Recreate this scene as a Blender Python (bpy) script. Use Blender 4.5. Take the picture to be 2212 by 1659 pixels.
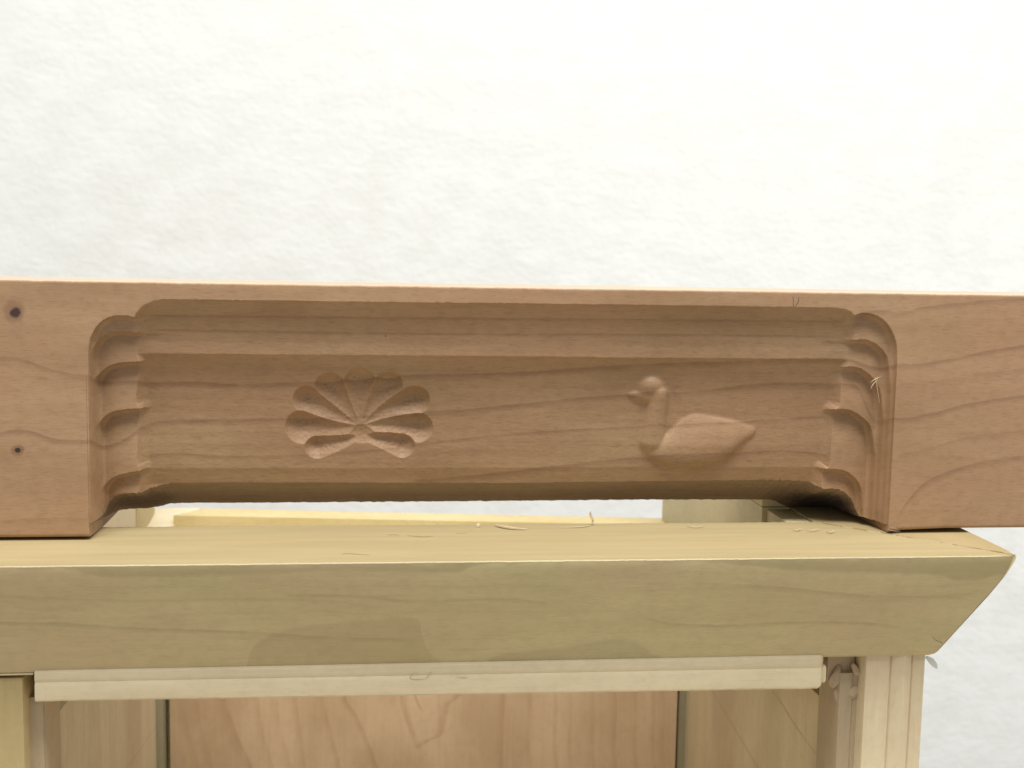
import bpy, bmesh, math, random
import numpy as np
from mathutils import Matrix, Vector, noise as mnoise
random.seed(7); rng = np.random.default_rng(7)
for o in list(bpy.data.objects): bpy.data.objects.remove(o)
SC = bpy.context.scene
COL = SC.collection

# ------------------------------------------------------------------ camera
# metres; X runs along the board, Y away from the viewer, Z up; Z=0 is the top of the crown moulding
D = .313                                  # camera distance in front of the board's face
F, CX, CY = 2608., 1106., 829.5           # pinhole of the photograph (2212 px wide reading)
vX = np.array([22844, -137.5, 2608.]); vX /= np.linalg.norm(vX)
vY = np.array([-296, 291.5, 2608.]); vY -= vX*(vX@vY); vY /= np.linalg.norm(vY)
vZ = np.cross(vX, vY)
if vZ[1] < 0: vZ = -vZ
def ray(x, y):
    c = np.array([x-CX, CY-y, F]); return np.array([vX@c, vY@c, vZ@c])
H = 0.
def PY(x, y, Y=0.):
    r = ray(x, y); t = (Y+D)/r[1]; return np.array([r[0]*t, Y, H+r[2]*t])
def PZ(x, y, Z=0.):
    r = ray(x, y); t = (Z-H)/r[2]; return np.array([r[0]*t, -D+r[1]*t, Z])
def PX(x, y, X):
    r = ray(x, y); t = X/r[0]; return np.array([X, -D+r[1]*t, H+r[2]*t])
H = -PY(100, 1168, 0)[2]                  # measured camera height over the crown
cam = bpy.data.cameras.new('camera'); camo = bpy.data.objects.new('camera', cam); COL.objects.link(camo)
M = Matrix(((vX[0], vX[1], -vX[2], 0), (vY[0], vY[1], -vY[2], -D), (vZ[0], vZ[1], -vZ[2], H), (0, 0, 0, 1)))
camo.matrix_world = M
cam.sensor_width = 36; cam.lens = 36*F/2212; cam.clip_start = .01; cam.clip_end = 50
cam.dof.use_dof = True; cam.dof.focus_distance = .318; cam.dof.aperture_fstop = 26
SC.camera = camo

# ------------------------------------------------------------------ light
W = bpy.data.worlds.new("World"); SC.world = W; W.use_nodes = True
W.node_tree.nodes['Background'].inputs[0].default_value = (1, .985, .94, 1)
W.node_tree.nodes['Background'].inputs[1].default_value = .43
SC.view_settings.view_transform = 'Standard'; SC.view_settings.look = 'None'
SC.view_settings.exposure = 0; SC.view_settings.gamma = 1
def area(name, loc, target, sx, sy, power, col):
    l = bpy.data.lights.new(name, 'AREA'); l.shape = 'RECTANGLE'; l.size = sx; l.size_y = sy
    l.energy = power; l.color = col
    o = bpy.data.objects.new(name, l); COL.objects.link(o); o.location = loc
    d = Vector(target)-Vector(loc); o.rotation_euler = d.to_track_quat('-Z', 'Y').to_euler()
    return o
area('ceiling_and_fill_lamp', (.0, -.43, 1.05), (.02, .0, 0), .8, .35, 15.5, (1, .975, .93))
area('ceiling_and_fill_lamp', (.45, -.30, .95), (.55, .67, -.45), 1.8, .25, 4.6, (1, .995, .975))  # added fill that washes the wall brighter, no known lamp
area('wall_fill_light', (1.05, .25, -.05), (.30, .67, -.18), .4, .5, 1.3, (1, .99, .97))  # added out of view to brighten the wall's lower right
area('ceiling_and_fill_lamp', (.9, -.1, .95), (.1, .0, 0), .5, .5, 2.8, (.90, .94, 1))  # added cool fill that brightens and tints the right side

# ------------------------------------------------------------------ node helpers
class NB:
    def __init__(s, name):
        s.m = bpy.data.materials.new(name); s.m.use_nodes = True; s.t = s.m.node_tree
        s.b = s.t.nodes['Principled BSDF']; s.L = s.t.links
    def n(s, k): return s.t.nodes.new(k)
    def put(s, sock, v):
        if isinstance(v, bpy.types.NodeSocket): s.L.new(v, sock)
        else: sock.default_value = v
    def math(s, op, a, b=0., c=None, clamp=False):
        n = s.n('ShaderNodeMath'); n.operation = op; n.use_clamp = clamp
        s.put(n.inputs[0], a); s.put(n.inputs[1], b)
        if c is not None: s.put(n.inputs[2], c)
        return n.outputs[0]
    def comb(s, x, y, z):
        n = s.n('ShaderNodeCombineXYZ')
        for i, v in enumerate((x, y, z)): s.put(n.inputs[i], v)
        return n.outputs[0]
    def noise(s, vec, scale=1., detail=3., rough=.55, dist=0.):
        n = s.n('ShaderNodeTexNoise'); s.L.new(vec, n.inputs['Vector'])
        n.inputs['Scale'].default_value = scale; n.inputs['Detail'].default_value = detail
        n.inputs['Roughness'].default_value = rough; n.inputs['Distortion'].default_value = dist
        return n.outputs['Fac']
    def ramp(s, v, lo, hi, a=0., b=1.):
        n = s.n('ShaderNodeMapRange'); n.interpolation_type = 'SMOOTHSTEP'
        s.put(n.inputs[0], v); n.inputs[1].default_value = lo; n.inputs[2].default_value = hi
        n.inputs[3].default_value = a; n.inputs[4].default_value = b
        return n.outputs[0]
    def mix(s, f, a, b, mode='MIX'):
        n = s.n('ShaderNodeMix'); n.data_type = 'RGBA'; n.blend_type = mode
        s.put(n.inputs[0], f)
        for i, v in ((6, a), (7, b)):
            if isinstance(v, tuple): n.inputs[i].default_value = (*v, 1)
            else: s.L.new(v, n.inputs[i])
        return n.outputs[2]
    def curve(s, a, pts):
        """b = f(a) through pts (mm)"""
        pts = sorted(pts); A0, A1 = pts[0][0], pts[-1][0]
        B = [p[1] for p in pts]; b0, b1 = min(B)-.5, max(B)+.5
        t = s.math('DIVIDE', s.math('SUBTRACT', a, A0), A1-A0, clamp=True)
        n = s.n('ShaderNodeFloatCurve'); s.put(n.inputs['Value'], t)
        c = n.mapping.curves[0]; n.mapping.use_clip = False
        q = [((x-A0)/(A1-A0), (y-b0)/(b1-b0)) for x, y in pts]
        c.points[0].location = q[0]; c.points[-1].location = q[-1]
        for x, y in q[1:-1]: c.points.new(x, y)
        n.mapping.update()
        f = s.math('MULTIPLY_ADD', n.outputs[0], b1-b0, b0)
        inside = s.math('MULTIPLY', s.ramp(a, A0-1.5, A0+1.5), s.ramp(a, A1-1.5, A1+1.5, 1, 0))
        return f, inside

def wood(name, c1, c2, pore, along='X', off=(0, 0, 0), lines=(), regions=(), blobs=(), k=.35, bump=.25, rough=.55,
         pore_amt=.5, streak=.5, fuzz=1., patch=None, spec=.4):
    """lines: (pts, sharp_width, soft_width, strength, colour); regions: (pts, sign, edge, strength, colour)
       blobs: (centre xyz mm, radii xyz mm, colour, strength, softness). Lengths in mm."""
    s = NB(name)
    tc = s.n('ShaderNodeTexCoord'); mp = s.n('ShaderNodeMapping'); s.L.new(tc.outputs['Object'], mp.inputs[0])
    mp.inputs['Scale'].default_value = (1000,)*3; mp.inputs['Location'].default_value = tuple(1000*v for v in off)
    sep = s.n('ShaderNodeSeparateXYZ'); s.L.new(mp.outputs[0], sep.inputs[0])
    X, Y, Z = sep.outputs
    if along == 'X': a, b, c = X, Z, Y
    elif along == 'Z': a, b, c = Z, X, Y
    elif along == 'ZY': a, b, c = Z, Y, X
    else: a, b, c = Y, X, Z
    wig = s.noise(s.comb(s.math('MULTIPLY', a, .06), s.math('MULTIPLY', b, .12), 0.), 1., 3)
    wig2 = s.noise(s.comb(s.math('MULTIPLY', a, .5), s.math('MULTIPLY', b, .6), c), 1., 2)
    bb = s.math('ADD', b, s.math('MULTIPLY', c, k))
    bw = s.math('ADD', bb, s.math('ADD', s.math('MULTIPLY_ADD', wig, 2.4*fuzz, -1.2*fuzz), s.math('MULTIPLY_ADD', wig2, .7*fuzz, -.35*fuzz)))
    bl = s.math('ADD', bb, s.math('MULTIPLY_ADD', wig2, .5*fuzz, -.25*fuzz))
    low = s.noise(s.comb(s.math('MULTIPLY', a, .018), s.math('MULTIPLY', bw, .10), s.math('MULTIPLY', c, .05)), 1., 3)
    st = s.noise(s.comb(s.math('MULTIPLY', a, .035), s.math('MULTIPLY', bw, .9), s.math('MULTIPLY', c, .5)), 1., 4, .6)
    fib = s.noise(s.comb(s.math('MULTIPLY', a, .32), s.math('MULTIPLY', b, 4.2), s.math('MULTIPLY', c, 4.2)), 1., 3, .6)
    por = s.noise(s.comb(s.math('MULTIPLY', a, .7), s.math('MULTIPLY', b, 6.5), s.math('MULTIPLY', c, 6.)), 1., 2, .5)
    mot = s.noise(s.comb(s.math('MULTIPLY', a, .30), s.math('MULTIPLY', b, .35), s.math('MULTIPLY', c, .3)), 1., 3, .6)
    col = s.mix(s.ramp(low, .30, .70), c1, c2)
    if patch:
        pt = s.noise(s.comb(s.math('MULTIPLY', a, .02), s.math('MULTIPLY', b, .03), 3.7), 1., 2)
        col = s.mix(s.math('MULTIPLY', s.ramp(pt, .42, .66), .7), col, patch)
    def dark(col, fac, amt, c=None):
        return s.mix(s.math('MULTIPLY', fac, amt), col, c or pore)
    col = dark(col, s.ramp(st, .48, .78), .34*streak)
    col = s.mix(s.math('MULTIPLY', s.ramp(st, .45, .22), .22*streak), col, tuple(min(1, v*1.35) for v in c2))
    col = dark(col, s.ramp(mot, .40, .75), .16)
    col = dark(col, s.ramp(fib, .50, .74), .50*pore_amt+.04)
    col = dark(col, s.ramp(por, .66, .78), .75*pore_amt)
    for pts, sgn, edge, amt, rc in regions:
        f, ins = s.curve(a, pts)
        d = s.math('MULTIPLY', s.math('SUBTRACT', bl, f), sgn)
        col = s.mix(s.math('MULTIPLY', s.math('MULTIPLY', s.ramp(d, -edge, edge), ins), amt), col, rc)
    brk = s.noise(s.comb(s.math('MULTIPLY', a, .12), s.math('MULTIPLY', b, .3), 1.3), 1., 3)
    brk = s.ramp(brk, .25, .6, .45, 1)
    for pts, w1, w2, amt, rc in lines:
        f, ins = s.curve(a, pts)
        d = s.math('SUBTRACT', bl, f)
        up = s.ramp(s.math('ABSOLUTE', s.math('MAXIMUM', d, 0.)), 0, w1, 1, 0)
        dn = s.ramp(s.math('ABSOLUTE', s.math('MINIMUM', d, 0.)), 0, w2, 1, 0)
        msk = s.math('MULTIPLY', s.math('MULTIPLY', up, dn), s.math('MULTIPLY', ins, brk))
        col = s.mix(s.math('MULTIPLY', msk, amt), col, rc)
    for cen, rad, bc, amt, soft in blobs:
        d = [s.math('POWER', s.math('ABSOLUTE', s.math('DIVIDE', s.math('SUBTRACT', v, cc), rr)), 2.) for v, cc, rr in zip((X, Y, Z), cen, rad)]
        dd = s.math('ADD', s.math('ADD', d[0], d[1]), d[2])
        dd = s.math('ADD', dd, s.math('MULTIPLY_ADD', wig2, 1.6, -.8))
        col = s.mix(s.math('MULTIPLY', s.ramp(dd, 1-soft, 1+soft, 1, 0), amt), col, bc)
    s.L.new(col, s.b.inputs['Base Color'])
    s.b.inputs['Roughness'].default_value = rough
    s.b.inputs['Specular IOR Level'].default_value = spec
    hgt = s.math('ADD', s.math('MULTIPLY', fib, -.6), s.math('ADD', s.math('MULTIPLY', s.ramp(por, .6, .78), -.5), s.math('MULTIPLY', st, .5)))
    bp = s.n('ShaderNodeBump'); bp.inputs['Strength'].default_value = bump; bp.inputs['Distance'].default_value = .00012
    s.L.new(hgt, bp.inputs['Height']); s.L.new(bp.outputs[0], s.b.inputs['Normal'])
    return s.m

# ------------------------------------------------------------------ object helpers
def link(o, parent=None, **kw):
    COL.objects.link(o)
    if parent is not None: o.parent = parent
    for kk, v in kw.items(): o[kk] = v
    return o
def empty(name, loc, label, cat):
    o = bpy.data.objects.new(name, None); o.empty_display_size = .02; link(o, label=label, category=cat); o.location = loc
    return o
def mesh_obj(name, V, Fc, mat, parent=None, off=(0, 0, 0), smooth=None, bevel=0., **kw):
    V = [tuple(np.array(v)-np.array(off)) for v in V]
    me = bpy.data.meshes.new(name); me.from_pydata(V, [], [tuple(f) for f in Fc]); me.update()
    bm = bmesh.new(); bm.from_mesh(me); bmesh.ops.recalc_face_normals(bm, faces=bm.faces)
    if bevel:
        bmesh.ops.bevel(bm, geom=[e for e in bm.edges if len(e.link_faces) == 2 and e.calc_face_angle(0) > .5], offset=bevel, segments=2, profile=.6, affect='EDGES')
    bm.to_mesh(me); bm.free()
    if smooth is not None:
        me.polygons.foreach_set('use_smooth', [True]*len(me.polygons)); me.set_sharp_from_angle(angle=math.radians(smooth))
    me.materials.append(mat)
    return link(bpy.data.objects.new(name, me), parent, **kw)
def box(name, x0, x1, y0, y1, z0, z1, mat, parent=None, off=(0, 0, 0), bevel=.0003, skew=None, **kw):
    V = [(x, y, z) for z in (z0, z1) for y in (y0, y1) for x in (x0, x1)]
    if skew: V = [skew(*v) for v in V]
    Fc = [(0, 1, 3, 2), (4, 6, 7, 5), (0, 4, 5, 1), (2, 3, 7, 6), (0, 2, 6, 4), (1, 5, 7, 3)]
    return mesh_obj(name, V, Fc, mat, parent, off, smooth=40, bevel=bevel, **kw)
def loft(name, sections, mat, parent=None, off=(0, 0, 0), closed=True, smooth=32, **kw):
    """sections: list of equal-length closed profiles; capped at both ends"""
    n = len(sections[0]); V = [p for s in sections for p in s]; Fc = []
    for i in range(len(sections)-1):
        for j in range(n if closed else n-1):
            j2 = (j+1) % n
            Fc.append((i*n+j, i*n+j2, (i+1)*n+j2, (i+1)*n+j))
    if closed: Fc += [tuple(range(n))[::-1], tuple((len(sections)-1)*n+j for j in range(n))]
    return mesh_obj(name, V, Fc, mat, parent, off, smooth=smooth, **kw)

# ------------------------------------------------------------------ depth profile of the carved panel (mm)
MM = 1000.
def WZ(x, y, d=0.):                        # photo point at depth d (mm) behind the board's face -> (X, Z) in mm
    p = PY(x, y, d/MM); return p[0]*MM, p[2]*MM
prof = [(655, 0), (659, .8), (690, 3.0), (720, 4.1), (745, 4.6), (770, 4.8), (777, 5.9), (800, 7.4), (840, 8.9), (900, 10.1), (960, 11.0), (1010, 12.0), (1043, 13.6)]
pz = np.array([WZ(1100, y, d)[1] for y, d in prof]); pd = np.array([d for y, d in prof], float)
def panel_depth(z): return np.interp(-z, -pz, pd)
def WP(x, y):                              # photo point on the panel surface
    d = 6.
    for _ in range(8):
        X, Z = WZ(x, y, d); d = float(panel_depth(Z))
    return X, Z, d

# ------------------------------------------------------------------ materials
def Lpts(pts, k=.35):
    out = []
    for x, y in pts:
        if x < 195 or x > 1935: X, Z = WZ(x, y, 0); d = 0
        elif x < 295 or x > 1845:
            d = float(np.interp(y, [690, 780, 880, 1020, 1060], [2.4, 4.2, 6.3, 8.5, 10.5])); X, Z = WZ(x, y, d)
        else: X, Z, d = WP(x, y)
        out.append((X, Z+k*d))
    return out
dk = (.17, .085, .045)
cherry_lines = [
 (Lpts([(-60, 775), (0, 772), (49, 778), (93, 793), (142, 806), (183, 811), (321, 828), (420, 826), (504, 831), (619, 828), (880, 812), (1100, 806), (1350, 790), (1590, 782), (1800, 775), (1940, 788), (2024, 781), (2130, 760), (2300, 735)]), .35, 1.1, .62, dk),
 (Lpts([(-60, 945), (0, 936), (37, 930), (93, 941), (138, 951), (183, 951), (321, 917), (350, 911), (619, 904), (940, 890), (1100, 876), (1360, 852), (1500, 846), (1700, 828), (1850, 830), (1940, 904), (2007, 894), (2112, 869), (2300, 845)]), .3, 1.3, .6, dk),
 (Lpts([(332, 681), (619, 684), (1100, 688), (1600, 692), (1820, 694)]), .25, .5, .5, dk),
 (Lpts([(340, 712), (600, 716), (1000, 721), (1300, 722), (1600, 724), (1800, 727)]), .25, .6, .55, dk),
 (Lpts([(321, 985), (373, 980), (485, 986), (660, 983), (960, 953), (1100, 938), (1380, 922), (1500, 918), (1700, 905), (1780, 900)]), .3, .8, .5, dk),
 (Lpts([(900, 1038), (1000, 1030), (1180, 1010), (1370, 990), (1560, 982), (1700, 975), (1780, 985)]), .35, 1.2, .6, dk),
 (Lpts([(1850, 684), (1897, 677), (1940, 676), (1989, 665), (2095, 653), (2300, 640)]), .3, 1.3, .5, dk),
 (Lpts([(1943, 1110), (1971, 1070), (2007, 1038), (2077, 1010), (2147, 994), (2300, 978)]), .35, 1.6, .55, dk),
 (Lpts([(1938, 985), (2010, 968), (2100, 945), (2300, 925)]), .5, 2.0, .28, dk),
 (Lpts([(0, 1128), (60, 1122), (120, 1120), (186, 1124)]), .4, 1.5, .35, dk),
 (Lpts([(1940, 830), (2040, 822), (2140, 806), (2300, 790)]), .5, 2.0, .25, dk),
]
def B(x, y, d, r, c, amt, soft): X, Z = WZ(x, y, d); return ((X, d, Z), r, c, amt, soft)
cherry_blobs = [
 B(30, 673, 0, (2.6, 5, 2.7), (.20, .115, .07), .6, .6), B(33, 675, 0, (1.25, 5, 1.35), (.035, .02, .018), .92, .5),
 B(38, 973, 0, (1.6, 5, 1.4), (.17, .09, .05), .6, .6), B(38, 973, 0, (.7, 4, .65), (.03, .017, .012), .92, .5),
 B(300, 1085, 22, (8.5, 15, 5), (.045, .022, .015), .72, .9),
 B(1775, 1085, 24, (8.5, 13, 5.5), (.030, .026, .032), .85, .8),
 B(833, 726, 4.3, (.28, 3, .28), (.05, .03, .02), .9, .4),
]
cherry_blobs[-1] = (*cherry_blobs[-1][:3], .5, .4)
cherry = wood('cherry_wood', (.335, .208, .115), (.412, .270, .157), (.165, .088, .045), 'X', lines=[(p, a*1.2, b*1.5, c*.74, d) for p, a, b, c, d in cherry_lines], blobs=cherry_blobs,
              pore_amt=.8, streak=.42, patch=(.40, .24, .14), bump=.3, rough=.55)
burn = wood('scorched_cherry', (.22, .12, .075), (.30, .17, .10), (.09, .045, .03), 'X', pore_amt=.7)

# ------------------------------------------------------------------ carved cherry board
board = empty('carved_board', (0, 0, 0), 'reddish cherry board with carved shell and duck lying across the pale cabinet top', 'carved board')
BT = 66.1; TH = 34.
def seg_sd(PX_, PZ_, poly):
    """signed distance (mm), positive inside the closed polygon"""
    d2 = np.full(PX_.shape, 1e9); ins = np.zeros(PX_.shape, bool); n = len(poly)
    for i in range(n):
        ax, az = poly[i]; bx, bz = poly[(i+1) % n]
        ex, ez = bx-ax, bz-az; L2 = ex*ex+ez*ez+1e-12
        t = np.clip(((PX_-ax)*ex+(PZ_-az)*ez)/L2, 0, 1)
        d2 = np.minimum(d2, (PX_-ax-t*ex)**2+(PZ_-az-t*ez)**2)
        cross = ((az > PZ_) != (bz > PZ_)) & (PX_ < (bx-ax)*(PZ_-az)/((bz-az) if abs(bz-az) > 1e-12 else 1e-12)+ax)
        ins ^= cross
    return np.where(ins, 1, -1)*np.sqrt(d2)
def smooth_poly(pts, n=5):
    """Catmull-Rom through an open list"""
    P = [np.array(p, float) for p in pts]; P = [2*P[0]-P[1]]+P+[2*P[-1]-P[-2]]; out = []
    for i in range(1, len(P)-2):
        for t in np.linspace(0, 1, n, endpoint=False):
            out.append(tuple(.5*((2*P[i])+(-P[i-1]+P[i+1])*t+(2*P[i-1]-5*P[i]+4*P[i+1]-P[i+2])*t*t+(-P[i-1]+3*P[i]-3*P[i+1]+P[i+2])*t**3)))
    return out+[tuple(P[-2])]
# nested scallop terraces: (depth of the lip, further drop behind it, photo points outer -> inner)
SL = [(0., 2.3, [(191, 830), (191, 760), (197, 726), (215, 698), (240, 684), (268, 681), (293, 686)]),
      (2.3, 1.9, [(197, 820), (198, 766), (209, 739), (228, 722), (254, 715), (284, 717)]),
      (4.2, 2.1, [(203, 880), (204, 826), (216, 805), (239, 789), (269, 783), (313, 781)]),
      (6.3, 2.2, [(208, 990), (208, 930), (223, 902), (246, 889), (276, 884), (313, 883)]),
      (8.5, 2.0, [(215, 1110), (219, 1062), (228, 1045), (246, 1031), (276, 1022), (317, 1015)])]
SR = [(0., 2.3, [(1936, 850), (1938, 765), (1933, 730), (1915, 697), (1890, 680), (1862, 676), (1840, 684)]),
      (2.3, 1.9, [(1924, 850), (1919, 780), (1908, 757), (1890, 741), (1869, 733), (1846, 734)]),
      (4.2, 2.1, [(1909, 905), (1904, 850), (1890, 820), (1866, 799), (1845, 792), (1825, 793)]),
      (6.3, 2.2, [(1893, 985), (1884, 925), (1866, 904), (1845, 889), (1820, 883), (1788, 888)]),
      (8.5, 2.0, [(1868, 1110), (1863, 1056), (1848, 1033), (1827, 1018), (1802, 1013), (1774, 1013)])]
xinL = [(350, 647, 0), (322, 654, .5), (302, 668, 1), (291, 688, 1.5), (283, 712, 3), (292, 722, 4), (287, 760, 5), (311, 780, 5), (300, 800, 6), (290, 862, 7), (311, 882, 7.5), (304, 905, 8), (297, 990, 9.5), (316, 1014, 10), (309, 1060, 11)]
xinR = [(1806, 664, 0), (1830, 669, .5), (1843, 681, 1), (1846, 700, 2), (1849, 730, 3), (1832, 746, 4), (1833, 780, 4.5), (1826, 793, 5), (1810, 810, 6), (1816, 870, 7), (1789, 887, 7.5), (1792, 905, 8), (1797, 1000, 9.5), (1776, 1014, 10), (1774, 1052, 11)]
xinL = [(x+(297-x)*.65*(y > 700), y, d) for x, y, d in xinL]; xinR = [(x+(1847-(y-700)*.205-x)*.6*(y > 715), y, d) for x, y, d in xinR]
polyPanel = smooth_poly([WZ(x, y, d) for x, y, d in xinL[::-1]], 3) + smooth_poly([WZ(x, y, d) for x, y, d in xinR], 3)
polyPanel = [(polyPanel[0][0], -20)]+polyPanel+[(polyPanel[-1][0], -20)]
XL = WZ(190.5, 1000, 0)[0]; XR = WZ(1929, 960, 0)[0]
# lower contour of the arch: front (with depth) and back
fr = [(222, 1113, 10), (234, 1084, 10), (249, 1072.5, 10.2), (270, 1065.5, 10.5), (304, 1063.8, 11), (321, 1056.6, 12), (342, 1048.7, 13), (379, 1043, 13.6), (494, 1041.5, 13.6), (1100, 1043, 13.6), (1400, 1039, 13.6), (1690, 1036, 13.6), (1721, 1038, 13.5), (1751, 1043, 12.6), (1773, 1054.5, 11), (1810, 1056, 10.5), (1830, 1066, 10.2), (1843, 1081, 10), (1851, 1098, 10), (1860, 1118, 10)]
bk = [(252, 1104, TH), (263, 1100, TH), (321, 1098, TH), (347, 1093, TH), (370, 1087, TH), (494, 1086, TH), (1100, 1082, TH), (1400, 1079, TH), (1655, 1079, TH), (1674, 1081, TH), (1696, 1093, TH), (1718, 1102, TH), (1760, 1107, TH), (1802, 1109, TH)]
frW = np.array([WZ(*p) for p in fr]); bkW = np.array([WZ(*p) for p in bk])
frW[0, 0] = max(frW[0, 0], XL+.3); frW[:, 0] = np.maximum.accumulate(frW[:, 0])
petals = []                                # shell: (root, tip, radius, label)
def zs(x, y): return (575.1+x*.188, 752.1+y*.188)
SC0 = WP(*zs(1085, 905))
for tx, ty, r in [(1075, 365, 132), (715, 420, 128), (445, 580, 120), (390, 905, 165), (565, 1140, 118), (1420, 400, 122), (1735, 585, 128), (1770, 915, 145), (1580, 1125, 124)]:
    r *= 1.24*(1.1 if ty < 620 else 1.); L_ = math.hypot(tx-1085, ty-905)+1e-6; tx += (1085-tx)/L_*r*.16; ty += (905-ty)/L_*r*.16; t = WP(*zs(tx, ty))
    rt = WP(*zs(1085, 905 if ty < 1000 else 1010)); petals.append((t, r*.188*.318/2.608, rt))
def duck(XX, ZZ):
    """raised relief (mm) of the duck and a label grid"""
    def q(x, y): return WP(1309.5+x*.168, 778.6+y*.168)[:2]
    mmz = .168*.323/2.608*1.0
    h = np.zeros(XX.shape); lab = np.zeros(XX.shape, int)
    cx, cz = q(575, 375); r = 196*mmz
    rr = np.sqrt((XX-cx)**2+((ZZ-cz)*1.02)**2)/r
    head = np.where(rr < 1, 2.6*np.clip(1-rr**2, 0, 1)**.8, 0)
    head *= 1+.28*np.clip((ZZ-cz)/r, -1, 1)
    # bill
    bx, bz = q(300, 440); ex, ez = q(520, 455); t = np.clip(((XX-bx)*(ex-bx)+(ZZ-bz)*(ez-bz))/((ex-bx)**2+(ez-bz)**2), 0, 1)
    d = np.hypot(XX-bx-t*(ex-bx), ZZ-bz-t*(ez-bz)); w = (.6+t*1.7)
    bill = np.where(d < w, (0.7+1.3*t)*np.sqrt(np.clip(1-(d/w)**2, 0, 1)), 0)
    # neck: high under the head, sinking towards the breast
    nx, nz = q(668, 440); mx, mz = q(585, 1040); t = np.clip(((XX-nx)*(mx-nx)+(ZZ-nz)*(mz-nz))/((mx-nx)**2+(mz-nz)**2), 0, 1)
    d = np.hypot(XX-nx-t*(mx-nx), ZZ-nz-t*(mz-nz)); w = (138+35*t)*mmz
    neck = np.where(d < w, (3.1-.7*t)*np.power(np.clip(1-(d/w)**2, 0, 1), .7), 0)
    neck_in = (d < w)
    body_pts = [(440, 960), (430, 1080), (500, 1200), (640, 1300), (850, 1370), (1080, 1385), (1330, 1340), (1550, 1240), (1740, 1080), (1930, 900), (1800, 820), (1600, 770), (1380, 720), (1150, 690), (985, 745), (905, 815), (810, 915), (690, 1000), (560, 1040)]
    poly = smooth_poly([q(*p) for p in body_pts]+[q(*body_pts[0])], 4)[:-1]
    # rounded body: membrane solved inside its outline
    P_ = np.array(poly); st_ = .2; x0_, z0_ = P_.min(0)-1; x1_, z1_ = P_.max(0)+1
    gx = np.arange(x0_, x1_, st_); gz = np.arange(z0_, z1_, st_); GX, GZ = np.meshgrid(gx, gz, indexing='ij')
    inn = seg_sd(GX, GZ, poly) > 0; u = np.zeros(GX.shape)
    for _ in range(2500):
        v = .25*(np.roll(u, 1, 0)+np.roll(u, -1, 0)+np.roll(u, 1, 1)+np.roll(u, -1, 1))+.01; u = np.where(inn, v, 0)
    u = (u/u.max())**.5
    g = np.clip((q(1000, 690)[1]-GZ)/(q(1000, 690)[1]-q(1000, 1385)[1]), 0, 1); u = 3.7*u*(.42+.74*g)
    a_ = np.clip((XX-x0_)/st_, 0, u.shape[0]-1.001); b_ = np.clip((ZZ-z0_)/st_, 0, u.shape[1]-1.001)
    i_, j_ = a_.astype(int), b_.astype(int); fa, fb = a_-i_, b_-j_
    body = (u[i_, j_]*(1-fa)+u[i_+1, j_]*fa)*(1-fb)+(u[i_, j_+1]*(1-fa)+u[i_+1, j_+1]*fa)*fb
    h = np.maximum.reduce([head, body, bill]); h = np.maximum(h, neck); usen = neck_in & (neck >= head) & (neck >= body) & (neck > .05)
    lab[(bill > .05)] = 4; lab[(body > .05) & (body >= bill)] = 2; lab[usen] = 3
    lab[(head > .05) & (head >= body) & ~usen] = 1
    # shallow relief cut around the bird
    hx = XX-q(640, 800)[0]; 
    return h, lab

def cols():
    segs = [(-160, -92, 1.2), (-92, XL-1, .5), (XL-1, -54, .17), (-54, SC0[0]-20, .4), (SC0[0]-20, SC0[0]+20, .17)]
    dx0 = WP(1360, 860)[0]-1; dx1 = WP(1640, 900)[0]+1
    segs += [(SC0[0]+20, dx0, .45), (dx0, dx1, .17), (dx1, 105, .4), (105, XR+1, .17), (XR+1, 176, .5), (176, 215, 1.3)]
    xs = []
    for a, b, s in segs: xs += list(np.arange(a, b-s*.3, s))
    xs += [215.]
    for e in (XL, XR): xs += [e-.02, e+.02]
    return np.array(sorted(set(np.round(xs, 4))))
xs = cols(); NX = len(xs); NR = 330
def lump(seed, f):                         # cheap 1-D noise
    r = np.random.default_rng(seed).uniform(-1, 1, 4000); x = (xs+200)*f
    i = x.astype(int); t = x-i; t = t*t*(3-2*t); return r[i % 4000]*(1-t)+r[(i+1) % 4000]*t
inside = (xs > XL) & (xs < XR)
rag = np.where((xs < -53) | (xs > 108), 1., .25)
zf = np.where(inside, np.interp(xs, frW[:, 0], frW[:, 1])+rag*(.22*lump(1, 1.6)+.13*lump(2, 4.)), 0.)
zb = np.where(inside, np.interp(xs, bkW[:, 0], bkW[:, 1])+.10*lump(3, .8)+.05*lump(4, 3), 0.)
zf = np.where(inside, np.maximum(zf, .15), 0); zb = np.where(inside, np.maximum(zb, .35), 0)
foot_lift = np.where(xs < 0, .9, np.interp(xs, [XR, XR+3, XR+16, XR+40], [.25, .9, 1.35, 1.35]))
zf = np.where(inside, zf, foot_lift)
ztop = BT + .05*lump(5, .25)+.035*lump(6, 1.2)+.03*lump(7, 4)
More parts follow.
